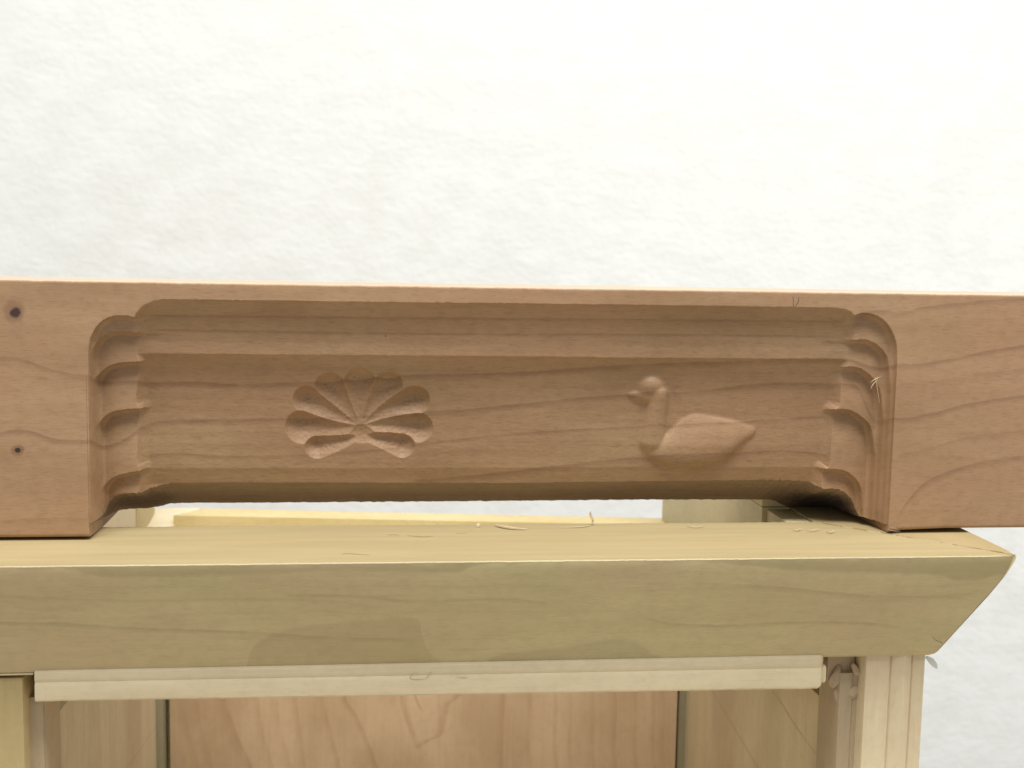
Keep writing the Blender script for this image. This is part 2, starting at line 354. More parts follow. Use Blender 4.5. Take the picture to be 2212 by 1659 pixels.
# rows: denser resolution over the carved part
tz = np.linspace(0, 1, NR)
XX = np.repeat(xs[:, None], NR, 1); ZZ = ztop[:, None]+(zf-ztop)[:, None]*tz[None, :]
DD = np.zeros_like(XX); LAB = np.zeros(XX.shape, int)       # 0 body
core = (xs > XL-.01) & (xs < XR+.01)
cx_ = XX[core]; cz_ = ZZ[core]; dep = np.zeros_like(cx_)
lab = np.zeros(cx_.shape, int)
def ss(t): t = np.clip(t, 0, 1); return t*t*(3-2*t)
n1 = np.array([[mnoise.noise((x*1.3, z*1.3, 0)) for z in np.arange(-2, 70, .5)] for x in np.arange(-76, 140, .5)])
def N1(X, Z):                              # bilinear lookup of noise
    u = np.clip((X+76)/.5, 0, n1.shape[0]-2.001); v = np.clip((Z+2)/.5, 0, n1.shape[1]-2.001)
    i = u.astype(int); j = v.astype(int); u = u-i; v = v-j
    return (n1[i, j]*(1-u)+n1[i+1, j]*u)*(1-v)+(n1[i, j+1]*(1-u)+n1[i+1, j+1]*u)*v
NZ = N1(cx_, cz_)
for side, S in ((0, SL), (1, SR)):
    msk = (cx_ < 0) if side == 0 else (cx_ > 60)
    X_, Z_ = cx_[msk], cz_[msk]; d_ = np.zeros_like(X_); l_ = np.zeros(X_.shape, int)
    for kk, (d0, st, pts) in enumerate(S):
        P = smooth_poly([WZ(x, y, d0) for x, y in pts], 6)
        q0 = P[0]; qe = P[-1]
        edge = (XL if side == 0 else XR)
        ox = edge if kk == 0 else q0[0]
        poly = [(ox, -20)]+P+[(30 if side == 0 else 90, qe[1]), (30 if side == 0 else 90, -20)]
        sd = seg_sd(X_, Z_, poly)+(.16*NZ[msk]+.14*N1(X_*2.1, Z_*2.1))*np.clip((np.abs(X_-edge)-2)/5, 0, 1)*(1 if kk else .5)
        wid = 1.6
        # a crisp lip, then a concave sweep down to the next terrace
        sdc = np.clip(sd, 0, 50); d_ += np.where(sd > 0, st*(.55*ss(sd/.3)+.45*(1-np.exp(-sdc/1.1)))+1.15*ss(sdc/1.3)*np.exp(-sdc/2.6)*(1 if kk else .6), 0)
        l_ = np.where(sd > .05, 10+side*10+kk, l_)
    dep[msk] = d_; lab[msk] = l_
sdP = seg_sd(cx_, cz_, polyPanel)+.08*NZ
pdep = panel_depth(cz_)
t = np.clip(sdP/3.0, 0, 1); fil = 1-(1-t)**2
tx = np.minimum(cx_-WZ(300, 900, 8)[0], WZ(1815, 900, 8)[0]-cx_)   # distance from the panel's ends
scal = dep.copy()
pd2 = np.maximum(pdep, np.minimum(scal+.15, pdep+.3))
dep = np.where(sdP > 0, scal+(pd2-scal)*fil*np.where(tx > 12, 1, 1), scal)
# away from the ends the top edge stays crisp
mid = ss((tx-4)/6); dep = np.where(sdP > 0, dep*(1-mid)+pdep*mid, dep)
lab = np.where(sdP > 0.02, 1, lab)
dep += np.where(sdP > 1, .05*NZ+.012*np.sin(cz_*1.9+.05*cx_), 0)
# shell
sx, sz = SC0[0], SC0[1]; sh = np.zeros_like(dep); shl = np.zeros(dep.shape, int)
for i, (tp, r, rt) in enumerate(petals):
    sx, sz = rt[0], rt[1]
    ex, ez = tp[0]-sx, tp[1]-sz; L = math.hypot(ex, ez); ux, uz = ex/L, ez/L
    s_ = ((cx_-sx)*ux+(cz_-sz)*uz); q_ = -(cx_-sx)*uz+(cz_-sz)*ux
    q_ = q_-.35*r*np.sin(np.clip(s_/L, 0, 1)*math.pi)*(.6 if i in (3, 6) else .2)
    tt = np.clip(s_/L, 0, 1); rad = r*(.10+.90*tt**.72)
    dist = np.where(s_ > L, np.hypot(s_-L, q_), np.abs(q_)); dist = np.where(s_ < 0, 99, dist)
    g = np.where(dist < rad, (.30+2.05*tt**.8)*np.power(np.clip(1-(dist/rad)**2, 0, 1), .85), 0)
    vv = np.clip((cz_-(sz+uz*np.clip(s_, 0, L)))/rad, -1, 1); g = g*(1+.5*vv)
    take = g > sh; sh = np.where(take, g, sh); shl = np.where(take & (g > .03), 40+i, shl)
sx, sz = SC0[0], SC0[1]; hub = np.hypot((cx_-sx-.3)*.8, cz_-sz+1.3); gh = np.where(hub < 3.2, 1.0*(1-(hub/3.2)**2), 0)
take = gh > sh; sh = np.maximum(sh, gh); shl = np.where(take & (gh > .05), 49, shl)
dep += sh*(1+.12*NZ); lab = np.where(shl > 0, shl, lab)
# duck (with the relief ground cut a little lower around it)
dh, dl = duck(cx_, cz_)

for _ in range(9):
    for ax in (0, 1): dh = .5*dh+.25*np.roll(dh, 1, ax)+.25*np.roll(dh, -1, ax)

dep -= .80*dh*(1+.05*NZ); lab = np.where(dl > 0, 60+dl, lab)
dep = np.clip(dep, 0, 30)
dep = dep; DD[core] = dep; LAB[core] = lab
edge_round = np.clip((ZZ-(ztop[:, None]-.35))/.35, 0, 1); DD += .25*edge_round**2
nearb = np.clip(1-(ZZ-zf[:, None])/.8, 0, 1)*(~inside[:, None]); DD += .5*nearb**2
for e, sgn in ((XL, -1), (XR, 1)):          # softened outer corners of the feet
    dd_ = sgn*(XX-e); DD += np.where((dd_ > 0) & (dd_ < .5), .2*ss((46-ZZ)/8)*(1-np.clip(dd_/.5, 0, 1))**2, 0)
# underside, back, top rows
NU = 26
zfd = DD[:, -1]; U = []
for j in range(1, NU+1):
    t = j/NU; y = zfd+(TH-zfd)*t
    arch = zf+(zb-zf)*(t**.92)
    hol = .9*np.exp(-((xs-124)/6.5)**2)*np.sin(math.pi*t)+.5*np.exp(-((xs+66)/5)**2)*np.sin(math.pi*t)   # gouged hollows
    arch = arch+hol+(.06*np.sin(j*1.3+xs*.3)*((xs > 112)|(xs < -60)))*inside
    ft = foot_lift*np.clip(1-(y/16.), 0, 1)**1.1
    U.append((y, np.where(inside, arch, ft)))
rowsX = [XX[:, j] for j in range(NR)]+[xs]*NU+[xs]+[xs]
rowsY = [DD[:, j] for j in range(NR)]+[u[0] for u in U]+[np.full(NX, TH), np.full(NX, TH*.5)]
rowsZ = [ZZ[:, j] for j in range(NR)]+[u[1] for u in U]+[np.full(NX, BT), np.full(NX, BT)]
V = np.stack([np.stack(rowsX, 1), np.stack(rowsY, 1), np.stack(rowsZ, 1)], -1)/MM
NRW = V.shape[1]; V = V.reshape(-1, 3)
ii, jj = np.meshgrid(np.arange(NX-1), np.arange(NRW), indexing='ij')
j2 = (jj+1) % NRW
Q = np.stack([ii*NRW+jj, ii*NRW+j2, (ii+1)*NRW+j2, (ii+1)*NRW+jj], -1).reshape(-1, 4)
FL = np.zeros((NX-1, NRW), int); FL[:, :NR-1] = LAB[:-1, :-1]
FL[:, NR-1:NR-1+NU] = np.where(inside[:-1, None] & inside[1:, None], 30, 0)
FL[:, NR-1+NU+1:] = 31; FL = FL.reshape(-1)
full = bpy.data.meshes.new('tmp'); full.vertices.add(len(V)); full.vertices.foreach_set('co', V.ravel())
full.loops.add(Q.size); full.loops.foreach_set('vertex_index', Q.ravel())
full.polygons.add(len(Q)); full.polygons.foreach_set('loop_start', np.arange(len(Q))*4)
full.update(calc_edges=True)
full.polygons.foreach_set('use_smooth', np.ones(len(Q), bool)); full.set_sharp_from_angle(angle=math.radians(38))
CN = np.empty(Q.size*3, np.float32); full.corner_normals.foreach_get('vector', CN); CN = CN.reshape(-1, 4, 3)
def sub_mesh(name, sel, mat, parent, caps=False, **kw):
    q = Q[sel]; ids, inv = np.unique(q.ravel(), return_inverse=True); inv = inv.reshape(-1, 4)
    me = bpy.data.meshes.new(name); me.vertices.add(len(ids)); me.vertices.foreach_set('co', V[ids].ravel().astype(np.float32))
    me.loops.add(inv.size); me.loops.foreach_set('vertex_index', inv.ravel())
    me.polygons.add(len(inv)); me.polygons.foreach_set('loop_start', np.arange(len(inv))*4)
    me.update(calc_edges=True); me.polygons.foreach_set('use_smooth', np.ones(len(inv), bool))
    me.normals_split_custom_set(CN[sel].reshape(-1, 3).tolist())
    me.materials.append(mat)
    return link(bpy.data.objects.new(name, me), parent, **kw)
body = sub_mesh('board_body', FL == 0, cherry, board)
# end grain caps (outside the picture)
for ci, nm in ((0, 'end_face'), (NX-1, 'end_face')):
    mesh_obj(nm, [V[ci*NRW+j] for j in range(0, NRW)], [list(range(NRW))], cherry, board)
sub_mesh('carved_panel', FL == 1, cherry, board)
under = wood('shaded_sawn_cherry', (.23, .16, .10), (.28, .20, .13), (.10, .06, .04), 'X', blobs=cherry_blobs[4:6], pore_amt=.8, streak=1., bump=.6, rough=.7)  # darker than the cherry: underside shade put into the colour, plus scorch patches
sub_mesh('arch_underside', FL == 30, under, board, label='underside of the arch, shade painted dark, with scorched patches')
lit_top = wood('overexposed_cherry_top', (.56, .39, .28), (.62, .44, .32), (.45, .29, .18), 'X', pore_amt=.2, rough=.6, bump=.1)  # lighter than the cherry: overhead glare put into the colour
sub_mesh('top_edge', FL == 31, lit_top, board, label='top edge with overexposed light painted into its colour')
for side in (0, 1):
    ed = None
    for kk in range(5):
        sel = FL == 10+10*side+kk
        if kk == 0: ed = sub_mesh('scalloped_edge', sel, cherry, board)
        else: sub_mesh('scallop', sel, cherry, ed)
shell = sub_mesh('shell_carving', FL == 49, cherry, board, label='hollow fan shell of nine gouged petals')
for i in range(9): sub_mesh('petal', FL == 40+i, cherry, shell)
dk_ = sub_mesh('duck_carving', FL == 62, cherry, board, label='raised swimming duck facing left')
sub_mesh('head', FL == 61, cherry, dk_); sub_mesh('neck', FL == 63, cherry, dk_); sub_mesh('bill', FL == 64, cherry, dk_)
bpy.data.meshes.remove(full)

# pencil strokes
s = NB('pencil_graphite'); s.b.inputs['Base Color'].default_value = (.09, .075, .065, 1); s.b.inputs['Roughness'].default_value = .5; graphite = s.m
s = NB('faint_pencil'); s.b.inputs['Base Color'].default_value = (.46, .40, .27, 1); faint = s.m
def strip_along(name, pts, w, mat, parent, off=(0, 0, 0), n=(0, -1, 0), **kw):
    P = [Vector(p) for p in smooth_poly(pts, 4)]; nn = Vector(n); V_, F_ = [], []
    for i, p in enumerate(P):
        t = (P[min(i+1, len(P)-1)]-P[max(i-1, 0)]).normalized(); s_ = nn.cross(t).normalized()
        ww = w*(.6+.4*math.sin(math.pi*i/(len(P)-1)))*random.uniform(.6, 1.1)
        for a_, b_ in ((-1, 0), (0, 1), (1, 0)): V_.append(tuple(p+s_*a_*ww/2+nn*b_*.00004))
    for i in range(len(P)-1):
        for j in range(2): F_.append((i*3+j, i*3+j+1, i*3+j+4, i*3+j+3))
    return mesh_obj(name, V_, F_, mat, parent, off, **kw)
for pts in ([(1713, 641), (1714, 648), (1713.5, 655), (1714.5, 663)], [(1725.5, 641), (1725, 649), (1722, 656), (1717, 661)]):
    strip_along('pencil_mark', [tuple(PY(x, y, -.00006)) for x, y in pts], .00016, graphite, board, label='pencil stroke near the top edge')

# ------------------------------------------------------------------ cabinet
CB = (.016, .07, -.235)
cab = empty('wooden_cabinet', CB, 'unfinished pale poplar cabinet with an open front and a mitred crown moulding on top', 'cabinet')
Yn, Yb_, ZB = -.0250, -.0098, -.0318      # crown nose / foot of its slope
XC = .1657; XCL = -.1335; CW = .040
def ZP(pts, Y=-.018, k=.5): 
    out = []
    for x, y in pts:
        Yy = -.022 + (y-1240)/200*.0095
        p = PY(x, y, Yy); out.append((p[0]*MM, p[2]*MM+k*Yy*MM))
    return out
olive = (.29, .25, .13); oliveL = (.235, .20, .105)
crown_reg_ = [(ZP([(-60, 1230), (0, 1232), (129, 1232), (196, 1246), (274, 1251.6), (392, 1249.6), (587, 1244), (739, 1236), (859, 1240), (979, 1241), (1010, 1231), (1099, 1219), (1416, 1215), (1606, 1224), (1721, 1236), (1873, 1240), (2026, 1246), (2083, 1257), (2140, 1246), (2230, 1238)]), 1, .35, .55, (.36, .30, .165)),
             (ZP([(525, 1475), (530, 1440), (560, 1385), (611, 1362), (700, 1350), (795, 1341), (899, 1337), (911, 1370), (931, 1410), (971, 1440), (985, 1475)]), -1, .4, .34, (.36, .275, .145)),
             (ZP([(1030, 1470), (1047, 1434), (1079, 1413), (1219, 1397), (1339, 1381), (1371, 1385), (1419, 1413), (1459, 1430), (1500, 1470)]), -1, .4, .34, olive)]
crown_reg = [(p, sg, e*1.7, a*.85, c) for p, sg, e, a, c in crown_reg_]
crown_lines = [(ZP([(-40, 1343), (0, 1345.6), (140, 1349), (274, 1357), (548, 1366), (700, 1376), (900, 1380)]), .3, 1.2, .35, olive),
               (ZP([(620, 1288), (760, 1290), (920, 1300), (1050, 1296), (1180, 1304)]), .3, 1.0, .3, olive),
               (ZP([(1500, 1262), (1640, 1268), (1800, 1282), (1950, 1290), (2100, 1282)]), .3, 1.6, .3, olive),
               (ZP([(1400, 1335), (1560, 1350), (1750, 1342), (1950, 1352)]), .3, 1.2, .3, olive),
               (ZP([(0, 1290), (300, 1300), (560, 1296), (800, 1310)]), .3, 1.0, .2, olive)]
pop_a, pop_b, pop_p = (.555, .485, .275), (.63, .55, .325), (.34, .285, .15)
poplar_crown = wood('poplar_crown', pop_a, pop_b, pop_p, 'X', off=(CB[0], CB[1], CB[2]), lines=crown_lines, regions=crown_reg, k=.5, pore_amt=.55, streak=.6, patch=(.57, .45, .28), bump=.35, rough=.5)
poplar_side = wood('poplar_side', pop_a, pop_b, pop_p, 'Y', off=CB, k=.5, pore_amt=.3, bump=.25)
poplar_v = wood('poplar_upright', (.69, .60, .40), (.75, .66, .46), (.44, .35, .20), 'Z', off=CB, k=.3, pore_amt=.2, streak=.7, patch=(.64, .52, .36), bump=.2)
poplar_left = wood('poplar_yellow_green', (.50, .40, .195), (.56, .45, .25), (.33, .25, .12), 'Z', off=CB, k=.3, pore_amt=.2, streak=.7, bump=.2)
poplar_bead = wood('poplar_bead', (.70, .60, .41), (.76, .66, .46), (.46, .38, .24), 'X', off=CB, k=.4, pore_amt=.25, streak=.5, bump=.25)
poplar_top = wood('poplar_rear', (.60, .48, .22), (.66, .54, .28), (.36, .28, .13), 'X', off=CB, k=.6, pore_amt=.25, streak=.5, bump=.2)

def crown_profile(jit=0.):
    """(outward offset o from the nose inwards, z) closed loop, counted from the inner top edge"""
    pts = [(CW, 0)]
    for t in np.linspace(0, 1, 110)[1:-1]: pts.append((CW*(1-t), 0))
    pts += [(.0004, 0), (.00006, -.0003)]
    pts += [(.0002, -.0010), (.0005, -.0021), (.0009, -.0032), (.0013, -.0043), (.00175, -.0054), (.0022, -.0065)]
    for t in np.linspace(0, 1, 14)[1:]: pts.append((.0022+(.0137-.0022)*t, -.0065+(-.0300+.0065)*t))
    pts += [(.0142, -.0307), (.0152, -.0314), (.0165, ZB), (CW, ZB)]
    return pts
CP = crown_profile()
def hn(x, s, f): return mnoise.noise((x*f*MM, s*7.3, 2.2))
def crown_vert(p_along, o, z, seed):
    """edge roughness (m)"""
    if abs(z) < .0007 and o < .001:
        j = .00008*hn(p_along, seed, .9)+.00010*hn(p_along, seed+1, 3.1)+.0001*hn(p_along, seed+4, .2)
        return o+max(-.0001, j), z+min(.00004, .5*j)
    if abs(z) < .0002 and o > CW-.0005:
        return o+.0003*hn(p_along, seed+2, .7), z-.00016*abs(hn(p_along, seed+3, 1.1))
    return o, z
GAP = .00026
def front_piece():
    xs_ = [0, .0004, .001, .002]+list(np.linspace(.004, .996, 380))+[.998, .999, .9996, 1]
    secs = []
    for t in xs_:
        sec = []
        for o, z in CP:
            x0 = XCL+o+GAP; x1 = XC-o-GAP
            x = x0+(x1-x0)*t
            oo, zz = crown_vert(x, o, z, 1.)
            if t == 1: x += -.0006*max(0, hn(o, 5, .8)-.05)-.0005*abs(hn(o, 6, 2.2)); zz -= (.0005 if z == 0 else 0)
            # the arris wears round at the corner
            wr = math.exp(-((XC-x)/.0035)**2)
            if o < .0045: oo += wr*.0008
            if z == 0: zz -= wr*.0004*max(0, 1-o/.006)
            lp = math.exp(-((XC-.0125-x)/.006)**2) if z < -.024 and o < .02 else 0
            sec.append((x, Yn+oo, zz))
        secs.append(sec)
    return loft('crown_moulding', secs, poplar_crown, cab, CB, smooth=14)
def top_slot(o, m2):
    me = o.data; me.materials.append(m2)
    for p in me.polygons:
        if abs(p.normal.z) > .8 and p.center.z > -CB[2]-.002: p.material_index = 1
crown_top_x = wood('poplar_planed_top', (.405, .325, .175), (.455, .37, .205), (.42, .32, .13), 'X', off=CB, k=3., pore_amt=.25, streak=.7, bump=.2)
crown_top_y = wood('poplar_planed_side', (.385, .30, .155), (.43, .335, .18), (.42, .32, .13), 'Y', off=CB, k=3., pore_amt=.25, streak=.6, bump=.2)
top_slot(front_piece(), crown_top_x)
YB2 = .152                                  # rear of the side crown pieces
def side_piece(sgn):
    secs = []
    for t in [0, .002, .005]+list(np.linspace(.01, 1, 90)):
        sec = []
        for o, z in CP:
            y0 = Yn+o+GAP; y = y0+(YB2+.018-y0)*t
            oo, zz = crown_vert(y, o, z, 9.+sgn)
            wr = math.exp(-((y-Yn)/.0035)**2)
            if o < .0045: oo += wr*.0006
            if z == 0: zz -= wr*.0004*max(0, 1-o/.006)+(.0004 if t == 0 else 0)
            lp = math.exp(-((y-Yn-.0125)/.006)**2) if z < -.024 and o < .02 else 0
            x = (XC-oo) if sgn > 0 else (XCL+oo)
            sec.append((x, y, zz))
        secs.append(sec)
    return loft('crown_moulding', secs, poplar_side, cab, CB, smooth=40)
top_slot(side_piece(1), crown_top_y); top_slot(side_piece(-1), crown_top_y)
# dark strip over the right mitre: painted shadow of the gap, with glue
s = NB('mitre_gap_shadow'); s.b.inputs['Base Color'].default_value = (.27, .20, .10, 1); s.b.inputs['Roughness'].default_value = .6
def mitre_shadow_strip():
    V_, F_ = [], []; n = 260
    for i in range(n+1):
        o = .0008+(CW-.001)*i/n; x, y = XC-o, Yn+o
        w = .00016+.00050*max(0, hn(o, 21, .55)+.1)+.00035*max(0, hn(o, 22, 2.5))
        if hn(o, 23, .35) > .28: w = .00005
        j = .00030*hn(o, 24, .9)+.0002*hn(o, 25, 3)
        for sg in (-1, 1): V_.append((x+sg*w*.7+j, y+sg*w*.7, .00004))
    for i in range(n): F_.append((2*i, 2*i+1, 2*i+3, 2*i+2))
    return mesh_obj('mitre_shadow_strip', V_, F_, s.m, cab, CB)
mitre_shadow_strip()
# rear crown piece: set low, tilted a little
def rr(x, y, Y): return tuple(PY(x, y, Y))
y0r, y1r = .150, .1625
A = rr(374, 1113, y0r); Bq = rr(1440, 1134, y0r)
tilt = (Bq[2]-A[2])/(Bq[0]-A[0])
def rz(x, dz=0): return A[2]+tilt*(x-A[0])+dz
xr0, xr1 = A[0], .138
Vr = [(xr0, y0r, rz(xr0)), (xr1, y0r, rz(xr1)), (xr1, y1r, rz(xr1)), (xr0+.010, y1r, rz(xr0)),
      (xr0, y0r, rz(xr0, -.02)), (xr1, y0r, rz(xr1, -.02)), (xr1, y1r, rz(xr1, -.02)), (xr0+.010, y1r, rz(xr0, -.02))]
FB = [(0, 1, 2, 3), (7, 6, 5, 4), (0, 4, 5, 1), (1, 5, 6, 2), (2, 6, 7, 3), (3, 7, 4, 0)]
mesh_obj('rear_rail', Vr, FB, poplar_top, cab, CB, smooth=40, bevel=.0003)
Vl = [(xr0-.0008, y0r-.002, rz(xr0, -.004)), (xr0+.0088, y1r, rz(xr0, .0002)), (xr0-.014, y1r, rz(xr0, .0002)), (xr0-.014, y0r-.03, rz(xr0, -.004)),
      (xr0-.0008, y0r-.002, rz(xr0, -.02)), (xr0+.0088, y1r, rz(xr0, -.02)), (xr0-.014, y1r, rz(xr0, -.02)), (xr0-.014, y0r-.03, rz(xr0, -.02))]
mesh_obj('side_rail', Vl, FB, poplar_bead, cab, CB, smooth=40, bevel=.0002)

# side boards that stand up behind the cherry board
XWL, XWR = -.0845, .1165
seamY = -D+XWL/ (ray(294, 1110)[0]/ray(294, 1110)[1]); endL = -D+XWL/(ray(333, 1110)[0]/ray(333, 1110)[1])
endR = -D+XWR/(ray(1429, 1110)[0]/ray(1429, 1110)[1])
box('side_board', XWL-.0115, XWL, .0362, seamY-.0003, -.048, .042, poplar_v, cab, CB)
box('side_board', XWL-.0115, XWL+.0003, seamY, endL, -.048, .042, poplar_left, cab, CB, label='rear strip of the left side board')
box('side_board', XWR, XWR+.030, .0344, endR, .0003, .042, poplar_side, cab, CB)
box('side_board', XWR+.0001, XWR+.0088, .0344, endR-.0002, -.048, .0001, poplar_side, cab, CB)
box('side_board', XWR+.0015, XWR+.0088, .0158, .0342, -.048, -.0004, poplar_side, cab, CB)

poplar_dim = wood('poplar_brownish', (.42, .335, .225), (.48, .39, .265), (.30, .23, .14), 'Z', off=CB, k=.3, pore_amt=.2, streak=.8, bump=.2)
# case front: stiles with a cut profile, recessed rabbets
ZT, ZBOT = -.0312, -.2290
Yc = -.0098
def px_at(x, y, Y): return PY(x, y, Y)[0]
def stile(pts, z1, name='stile', mat=None, back=.0095, rag=0.):
    """pts: (X, y) front profile left->right"""
    zs_ = [ZBOT, -.16, -.12]+list(np.linspace(-.11, z1, 60))
    secs = []
    for i, z in enumerate(zs_):
        sec = [(x+.00006*mnoise.noise((z*600, x*900, 0)), y+.00006*mnoise.noise((z*400, x*900, 3)), z) for x, y in pts]
        sec += [(pts[-1][0], back, z), (pts[0][0], back, z)]
        secs.append(sec)
    return loft(name, secs, mat or poplar_v, cab, CB, smooth=25)
yq = 1540
P_ = lambda x, dy=0: px_at(x, yq, Yc+dy)
st_r = [(P_(1864), Yc+.0008), (P_(1866), Yc+.0001), (P_(1890), Yc), (P_(1917), Yc+.0001), (P_(1919.5), Yc+.0006), (P_(1922), Yc+.0001), (P_(1930), Yc-.0005), (P_(1945), Yc-.0008), (P_(1956), Yc-.0005), (P_(1962), Yc-.0001),
        (P_(1964.5), Yc+.0005), (P_(1967), Yc+.0001), (P_(1990), Yc), (P_(1993), Yc+.0004)]
stile(st_r, ZT+.0004)
yi = Yc+.0042
Pi = lambda x: px_at(x, yq, yi)
stile([(Pi(1808), yi+.001), (Pi(1811), yi), (Pi(1825), yi-.0003), (Pi(1838), yi), (Pi(1840), yi+.0004), (Pi(1842), yi+.0002), (Pi(1862)+.0002, yi+.0002)], -.0375, 'inner_stile', mat=poplar_dim, back=.008)
stile([(-.1175, Yc), (P_(-60), Yc), (P_(20), Yc), (P_(50), Yc), (P_(53), Yc+.0008)], ZT-.0014, mat=poplar_left)
stile([(P_(53)-.0002, yi), (Pi(70), yi), (Pi(92), yi), (Pi(94.5), yi+.0003), (Pi(96.5), yi+.0001), (Pi(99), yi+.0007)], -.0392, 'inner_stile', mat=poplar_dim, back=.008)
# beaded top rail
Yr = Yc-.0022
def bead():
    xs_ = np.linspace(px_at(75, 1500, Yr), px_at(1781, 1480, Yr), 220); secs = []
    zt = ZT+.0012
    zl = PY(70, 1518, Yr)[2]; zrr = PY(1774, 1490, Yr)[2]
    for x in xs_:
        f = (x-xs_[0])/(xs_[-1]-xs_[0]); z1 = zl+(zrr-zl)*f+.00012*hn(x, 3, .5)+.00008*hn(x, 4, 2); hgt = zt-z1
        prof_ = [(0.0, .0012), (.04, .0006), (.10, .0002), (.24, .00005), (.33, .0002), (.385, .00040), (.44, .0002), (.5, .00004), (.80, 0), (.93, .0001), (.985, .0005), (1., .0012)]
        n_ = .00005*hn(x, 8, .9)
        e = max(0, 1-(xs_[-1]-x)/.0016)
        sec = [(x, Yr+y+n_+.0016*e*e, zt-hgt*t*(1-.10*e)) for t, y in prof_]+[(x, Yc+.016, z1), (x, Yc+.016, zt)]
        secs.append(sec)
    return loft('beaded_rail', secs, poplar_bead, cab, CB, smooth=25)
bead()
box('beaded_rail', px_at(1781, 1480, Yr)-.0006, px_at(1789, 1480, Yr), Yr+.0012, Yc+.012, -.0384, -.0335, poplar_bead, cab, CB, bevel=.0009, label='broken end of the beaded rail')
box('fillet', -.1175, px_at(69, 1470, Yr), Yr+.0012, .006, PY(30, 1463, Yr)[2], ZT+.0002, poplar_bead, cab, CB, bevel=.0003)
# dark interior behind the notch at the left, lining boards
box('rail_backing', px_at(85, 1500, .006), .112, .005, .014, -.040, -.031, poplar_v, cab, CB)

# inner side panels (slightly splayed) and back panel
YBK = .135
grey_pop = wood('grey_green_poplar', (.27, .24, .15), (.32, .28, .18), (.18, .15, .09), 'Z', off=CB)
xlb = px_at(345, 1580, YBK); xrb = px_at(1484, 1580, YBK)
xlf = px_at(98, 1560, .0); xrf = px_at(1800, 1560, .0)
def skewL(x, y, z): return (x+(xlb-xlf)*(y-0)/YBK, y, z)
def skewR(x, y, z): return (x+(xrb-xrf)*(y-0)/YBK, y, z)
def SY(pts, X, k=.3):
    return [(p[2]*MM, p[1]*MM+k*X*MM) for p in (PX(x, y, X) for x, y in pts)]
side_lines_L = [(SY([(352, 1515), (343, 1532), (310, 1590), (268, 1659), (230, 1720)], -.082), 4., 3., .6, (.30, .20, .10))]
side_lines_R = [(SY([(1610, 1480), (1618, 1492), (1664, 1576), (1717, 1659), (1750, 1710)], .119), 6, 3.5, .55, (.40, .27, .14)),
                (SY([(1500, 1480), (1540, 1560), (1590, 1659), (1620, 1720)], .119), 8, 4, .35, (.40, .27, .14)),
                (SY([(1700, 1480), (1730, 1560), (1762, 1640), (1790, 1700)], .119), 7, 4, .35, (.42, .27, .15))]
panel_L = wood('poplar_inner_left', (.60, .49, .32), (.66, .55, .37), (.40, .29, .18), 'ZY', off=CB, k=.3, lines=side_lines_L, pore_amt=.15, streak=1., patch=(.46, .34, .22), bump=.15, fuzz=.4)
panel_R = wood('poplar_inner_right', (.66, .56, .36), (.72, .61, .41), (.48, .37, .22), 'ZY', off=CB, k=.3, lines=side_lines_R, pore_amt=.15, streak=.7, patch=(.54, .42, .28), bump=.15, fuzz=.6)
box('side_panel', xlf-.009, xlf, -.0035, YBK-.006, ZBOT, -.0500, panel_L, cab, CB, skew=skewL, bevel=.0002)
box('side_panel', xrf, xrf+.009, .0020, YBK+.0098, ZBOT, -.0500, panel_R, cab, CB, skew=skewR, bevel=.0002)
box('panel_cleat', xlb-.004, xlb+.0022, YBK-.0055, YBK+.004, ZBOT, -.0500, grey_pop, cab, CB, bevel=.0002)
def VP(pts, k=.3): return [(p[2]*MM, p[0]*MM+k*YBK*MM) for p in (PY(x, y, YBK) for x, y in pts)]
mb = (.33, .18, .09)
bl_ = [(VP([(486, 1490), (486, 1514), (497, 1548), (508, 1580), (524, 1615), (544, 1658), (560, 1700)]), .5, 3.5, .40, mb),
       (VP([(747, 1480), (747, 1509), (766, 1540), (779, 1566), (797, 1610), (815, 1658), (830, 1700)]), .5, 2.0, .45, mb),
       (VP([(639, 1490), (639, 1509), (648, 1570), (659, 1657), (665, 1700)]), .5, 2.5, .28, mb),
       (VP([(699, 1480), (699, 1509), (715, 1580), (735, 1657), (745, 1700)]), .5, 2.0, .30, mb),
       (VP([(864, 1480), (867, 1505), (872, 1530), (879, 1554), (890, 1585), (899, 1610), (903, 1617)]), 1.8, .9, .45, mb),
       (VP([(999, 1495), (985, 1508), (967, 1524), (962, 1545), (957, 1570), (950, 1588), (925, 1600), (905, 1614)]), 1.0, 2.4, .45, mb),
       (VP([(895, 1480), (898, 1505), (906, 1525), (912, 1535)]), .5, .7, .5, mb),
       (VP([(1089, 1480), (1089, 1505), (1086, 1580), (1085, 1659), (1087, 1700)]), .5, 2.0, .36, mb)]
for x in (1143, 1199, 1231, 1279, 1327, 1371, 1410, 1432): bl_.append((VP([(x, 1480), (x+4, 1540), (x+1, 1600), (x+5, 1659), (x+6, 1700)]), .4, 1.6, random.uniform(.18, .32), mb))
for x in (400, 430, 560, 600): bl_.append((VP([(x-6, 1480), (x, 1540), (x+12, 1600), (x+30, 1659), (x+40, 1700)]), .5, 2.2, random.uniform(.15, .25), mb))
maple = wood('pink_brown_maple', (.53, .385, .24), (.60, .44, .285), (.36, .22, .12), 'Z', off=CB, k=.3, lines=[(p, a*1.5, b*1.5, c*.9, d) for p, a, b, c, d in bl_], pore_amt=.2, streak=.6, patch=(.45, .31, .18), bump=.15, fuzz=.5)
box('back_panel', xlb+.0037, px_at(1461, 1580, YBK), YBK, YBK+.006, ZBOT, -.034, maple, cab, CB, bevel=.0002)
box('leak_stop_board', xlb-.004, xrb+.002, YBK+.0100, YBK+.0135, ZBOT, -.036, poplar_side, cab, CB)  # added board behind the slots, keeps light from leaking through
